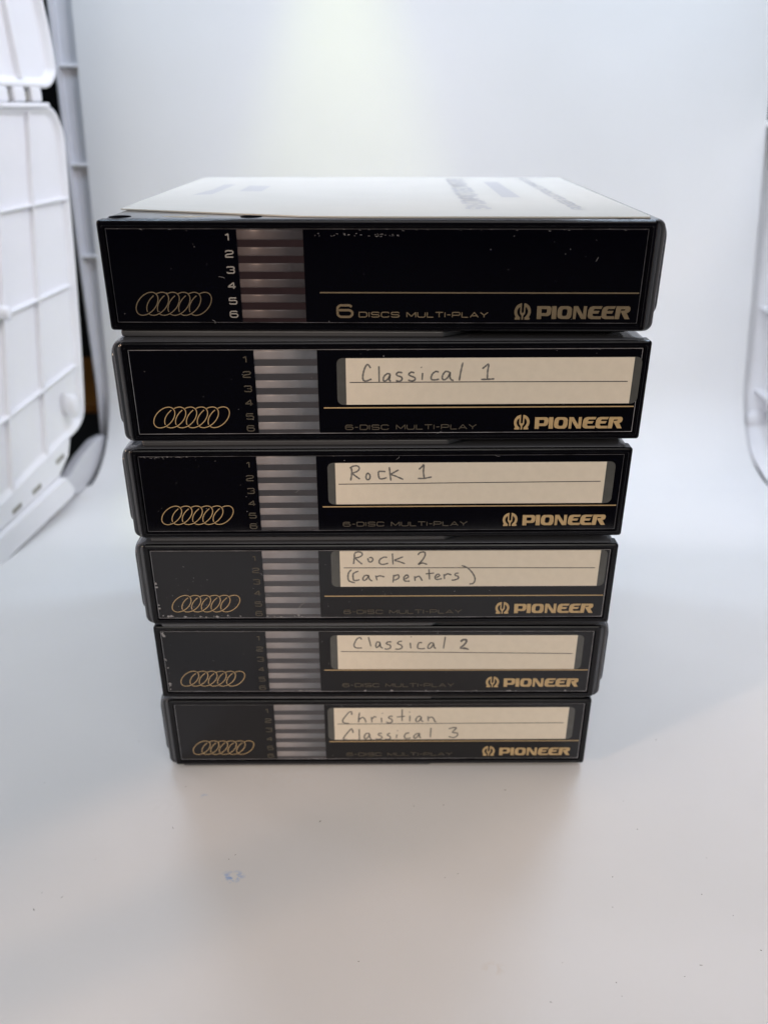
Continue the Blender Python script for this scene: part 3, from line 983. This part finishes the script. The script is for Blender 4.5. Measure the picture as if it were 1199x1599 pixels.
HAND = {1: [[[67.98,21.22],[67.7,21.76],[67.17,22.27],[66.67,21.77],[66.17,20.52],[65.82,18.84],[66.02,17.79],[66.85,17.57],[68.22,18.12]],[[70.29,21.75],[70.37,17.34]],[[73.47,19.44],[72.64,19.65],[71.69,18.81],[71.53,17.76],[72.03,17.55],[72.85,18.18],[73.39,19.23],[73.18,17.96],[73.6,17.41]],[[76.77,19.84],[75.74,20.05],[75.12,19.51],[75.54,19.01],[76.49,18.66],[76.67,17.95],[75.97,17.44],[75.01,17.66]],[[80.08,19.82],[79.25,20.04],[78.55,19.49],[79.05,18.99],[80.1,18.56],[80.31,17.93],[79.49,17.51],[78.37,17.81]],[[82.35,19.81],[82.27,17.79]],[[81.94,21.49],[82.07,21.28]],[[86.81,20.0],[86.06,20.21],[85.17,19.59],[84.74,18.54],[84.96,17.9],[85.92,17.81],[86.95,18.02]],[[89.79,19.98],[88.75,20.2],[87.95,19.15],[87.9,18.1],[88.53,17.84],[89.42,18.6],[90.0,19.86],[89.96,18.51],[90.49,17.75],[91.03,17.66]],[[93.4,22.68],[92.99,20.6],[92.57,17.57]],[[98.85,20.9],[99.64,21.61],[100.52,22.15],[100.34,20.14],[100.37,18.04]],[[98.67,17.88],[100.67,17.91],[102.33,18.03]]],
        2: [[[63.53,22.7],[63.65,21.04],[63.27,18.66]],[[63.09,22.56],[63.97,23.17],[65.28,23.3],[65.84,22.54],[65.27,21.6],[63.95,20.94],[65.04,19.84],[66.0,19.12]],[[68.11,21.01],[67.75,19.83],[68.01,19.01],[68.63,19.01],[68.98,19.82],[68.76,20.63],[68.11,21.11]],[[73.44,21.45],[72.48,21.55],[71.52,21.47],[71.39,20.52],[71.7,19.32],[72.58,19.17],[73.8,19.55]],[[74.56,22.87],[74.75,20.97],[75.04,18.58]],[[77.28,22.0],[75.98,21.2],[75.11,20.59],[76.43,20.01],[78.64,18.94]],[[83.17,22.1],[83.9,22.81],[84.58,23.51],[84.5,21.38],[84.77,19.38]],[[82.93,19.25],[84.78,19.24],[86.96,19.7]]],
        3: [[[64.42,25.42],[64.31,23.57],[64.07,21.71]],[[64.42,25.52],[65.4,26.0],[66.54,25.75],[66.78,24.93],[65.8,24.15],[64.74,23.81],[65.78,22.58],[66.75,21.7]],[[68.47,23.8],[68.76,22.67],[69.48,22.47],[70.04,23.3],[69.62,24.04],[68.9,23.9]],[[74.42,24.02],[73.44,24.12],[72.17,23.3],[72.03,22.07],[73.01,21.58],[74.72,21.96]],[[75.99,25.38],[76.22,21.56]],[[79.27,24.25],[77.91,23.62],[76.72,23.04],[78.14,22.54],[79.85,21.8]],[[83.78,24.87],[84.49,25.7],[85.77,25.84],[86.0,24.72],[85.18,23.01],[84.01,21.54],[85.2,22.03],[86.71,21.53]],[[63.39,19.74],[62.52,18.65],[62.27,16.91],[62.68,15.65],[64.39,15.04]],[[65.52,19.23],[64.01,18.39],[63.86,16.9],[64.19,15.9],[65.48,16.04],[65.82,16.24]],[[68.42,17.73],[67.43,17.53],[66.86,16.39],[67.41,15.88],[68.41,16.88],[68.59,17.73],[68.92,16.38],[69.77,15.62]],[[70.86,17.62],[71.28,15.87]],[[71.07,17.12],[72.15,17.51],[73.57,17.11]],[[76.45,17.84],[76.24,15.09]],[[76.45,17.34],[77.74,17.84],[78.05,16.84],[77.1,16.09],[76.33,15.99]],[[79.91,16.33],[80.98,17.07],[80.45,17.83],[79.6,16.83],[79.91,15.67],[81.43,15.57]],[[82.92,17.32],[83.07,15.66]],[[83.14,16.81],[84.21,17.31],[84.87,16.56],[85.32,15.65]],[[87.31,19.79],[87.56,16.14]],[[86.35,18.15],[88.94,18.44]],[[89.63,16.79],[90.69,17.53],[90.03,18.04],[89.27,17.04],[89.73,16.13],[91.37,16.43]],[[91.97,18.03],[92.24,16.27]],[[92.12,17.43],[93.05,18.12],[94.27,17.77]],[[96.5,18.41],[95.64,18.26],[95.45,17.61],[96.33,17.26],[96.49,16.5],[95.29,15.91],[94.42,15.91]],[[97.35,21.09],[99.24,20.24],[100.93,18.24],[101.71,16.23],[101.22,14.72],[100.05,14.47]]],
        4: [[[67.31,23.31],[66.84,24.08],[65.85,23.61],[65.08,22.13],[64.81,20.94],[65.52,20.04],[67.39,20.03]],[[69.53,24.3],[70.35,20.62]],[[73.41,22.09],[72.43,22.39],[71.93,21.21],[72.16,20.13],[73.0,20.9],[73.31,21.91],[73.49,20.48],[74.26,19.88]],[[77.07,22.37],[75.85,22.38],[75.36,21.67],[76.57,21.07],[76.71,20.11],[75.73,19.52],[74.75,19.7]],[[80.47,22.65],[79.5,22.48],[79.01,21.77],[80.23,21.05],[80.47,20.1],[79.49,19.51],[78.27,19.57]],[[83.14,22.05],[83.39,19.85]],[[83.42,24.52],[83.42,24.23]],[[87.01,22.03],[86.04,22.04],[85.57,20.85],[85.82,19.84],[87.03,19.66],[88.0,19.83]],[[90.97,21.72],[89.91,22.02],[89.05,20.84],[89.06,19.83],[89.93,20.06],[90.79,21.42],[90.99,20.24],[91.63,19.82]],[[94.54,24.35],[94.04,19.81]],[[99.51,22.56],[100.2,23.32],[101.4,23.32],[101.52,22.38],[100.74,21.09],[99.58,19.79],[101.01,20.02],[102.38,19.31]],[[99.66,22.33],[100.36,23.03],[101.26,22.97],[101.24,22.14],[100.5,21.09],[99.57,20.03],[100.83,19.67],[102.23,19.49]]],
        5: [[[62.77,22.06],[62.71,23.37],[61.78,23.04],[60.6,21.41],[59.67,19.76],[59.98,18.56],[61.76,18.29]],[[65.5,23.03],[65.18,20.73],[65.12,18.74]],[[65.25,19.87],[66.46,20.93],[67.31,20.06],[67.69,18.73]],[[69.55,21.05],[69.75,18.72]],[[69.79,20.25],[70.58,21.18],[71.24,20.91]],[[72.99,20.71],[73.11,18.71]],[[73.34,22.82],[73.38,22.49]],[[76.92,21.36],[75.99,21.36],[75.47,20.7],[76.49,20.03],[76.74,19.03],[75.7,18.37],[74.67,18.91]],[[80.15,24.32],[80.12,19.35]],[[78.32,21.02],[81.17,21.35]],[[82.83,21.54],[82.82,19.14]],[[82.73,23.26],[82.78,22.93]],[[86.62,21.33],[85.58,21.13],[84.91,19.8],[85.43,18.86],[86.27,19.66],[86.78,21.0],[86.79,19.53],[87.52,18.99]],[[89.07,21.32],[89.25,19.12]],[[89.39,20.45],[90.28,20.99],[91.07,20.18],[91.51,18.97],[92.03,18.97]],[[63.16,14.06],[62.7,15.88],[61.63,14.74],[60.26,12.72],[59.69,11.37],[60.98,11.02]],[[65.28,15.73],[65.29,10.99]],[[68.85,13.69],[67.82,13.83],[67.0,12.48],[67.49,11.32],[68.46,12.33],[68.85,13.55],[68.97,11.99],[69.58,11.1]],[[73.18,13.8],[72.24,13.8],[71.97,13.13],[73.0,12.44],[73.14,11.62],[71.93,11.08],[71.05,11.5]],[[76.16,13.78],[75.37,13.65],[75.1,12.97],[75.98,12.42],[76.13,11.46],[75.07,11.06],[74.29,11.27]],[[78.41,13.29],[78.23,11.58]],[[78.63,15.12],[78.58,14.78]],[[82.71,13.95],[81.66,13.75],[81.03,12.59],[81.39,11.56],[82.61,11.55],[83.13,11.89]],[[86.14,13.72],[85.08,13.45],[84.29,12.23],[84.82,11.54],[85.77,12.56],[86.29,13.72],[86.3,12.35],[86.83,11.66]],[[90.23,16.15],[90.11,12.05]],[[96.41,15.71],[97.99,16.24],[99.06,16.1],[97.78,14.2],[99.38,13.85],[99.57,12.82],[98.37,11.79],[96.49,12.29]]]}

#        paper x0, x1, z0, z1, tape x0, x1, rule x0, x1, rule z left, right
LABS = {1: (61.2, 140.8, 10.70, 24.0, 58.7, 143.0, 62.2, 139.6, 17.17, 17.12),
        2: (58.85, 137.9, 10.95, 24.2, 56.6, 140.6, 59.7, 136.7, 17.5, 18.0),
        3: (59.9, 139.8, 13.6, 26.3, 57.2, 142.0, 61.0, 138.6, 20.4, 20.1),
        4: (59.4, 137.6, 11.45, 24.9, 57.1, 139.8, 60.5, 136.5, 18.6, 17.7),
        5: (56.7, 137.55, 11.0, 24.95, 54.5, 139.7, 57.8, 136.2, 18.0, 18.2)}

POSE = [(-1.92, 0.93, -0.54, 1), (0.80, -0.93, 0.90, -1), (-0.52, -1.33, 0.76, -1), (-0.94, -1.54, 0.43, -1), (-2.10, 0.61, 0.09, 1), (-1.41, 2.25, 0.34, -1)]
LABEL = ['topmost black disc magazine, white card above and no paper label on its front',
         'black disc magazine with a cream label pencilled Classical 1',
         'black disc magazine with a cream label pencilled Rock 1',
         'black disc magazine with a cream label pencilled Rock 2 above a bracketed word',
         'black disc magazine with a cream label pencilled Classical 2',
         'black disc magazine at the bottom of the stack, label pencilled Christian Classical 3']
for i in range(6):
    x, y, a, wd = POSE[i]
    r = build_magazine(i, LABEL[i], (x * MM, y * MM, (5 - i) * 0.0311), math.radians(a), wd, LABS.get(i), HAND.get(i), 40 + i)
    if i == 0:
        card_on_top(r)

# ------------------------------------------------------------------ grit and lint lying on the sheet
mb = MB()
rnd = random.Random(5)
for k in range(40):
    x, y = rnd.uniform(-0.12, 0.14), rnd.uniform(-0.088, 0.02)
    if y > -0.004 and abs(x) < 0.09:
        continue
    L = rnd.choice((0.00012, 0.00018, 0.00022, 0.00035, 0.0006)) * rnd.uniform(.7, 1.1)
    wdt = rnd.uniform(0.00006, 0.00016)
    a = rnd.uniform(0, 3.14)
    c, s = math.cos(a), math.sin(a)
    h = wdt * 0.8
    q = [(-L, 0), (-L * .4, wdt), (L * .5, wdt * .8), (L, 0), (L * .4, -wdt), (-L * .5, -wdt * .7)]
    mb.loft([[(x + c * u - s * v, y + s * u + c * v, 0.0) for u, v in q], [(x + c * u * .6 - s * v * .6, y + s * u * .6 + c * v * .6, h) for u, v in q]])
g = mb.build('grit', M_speck)
g['kind'] = 'stuff'
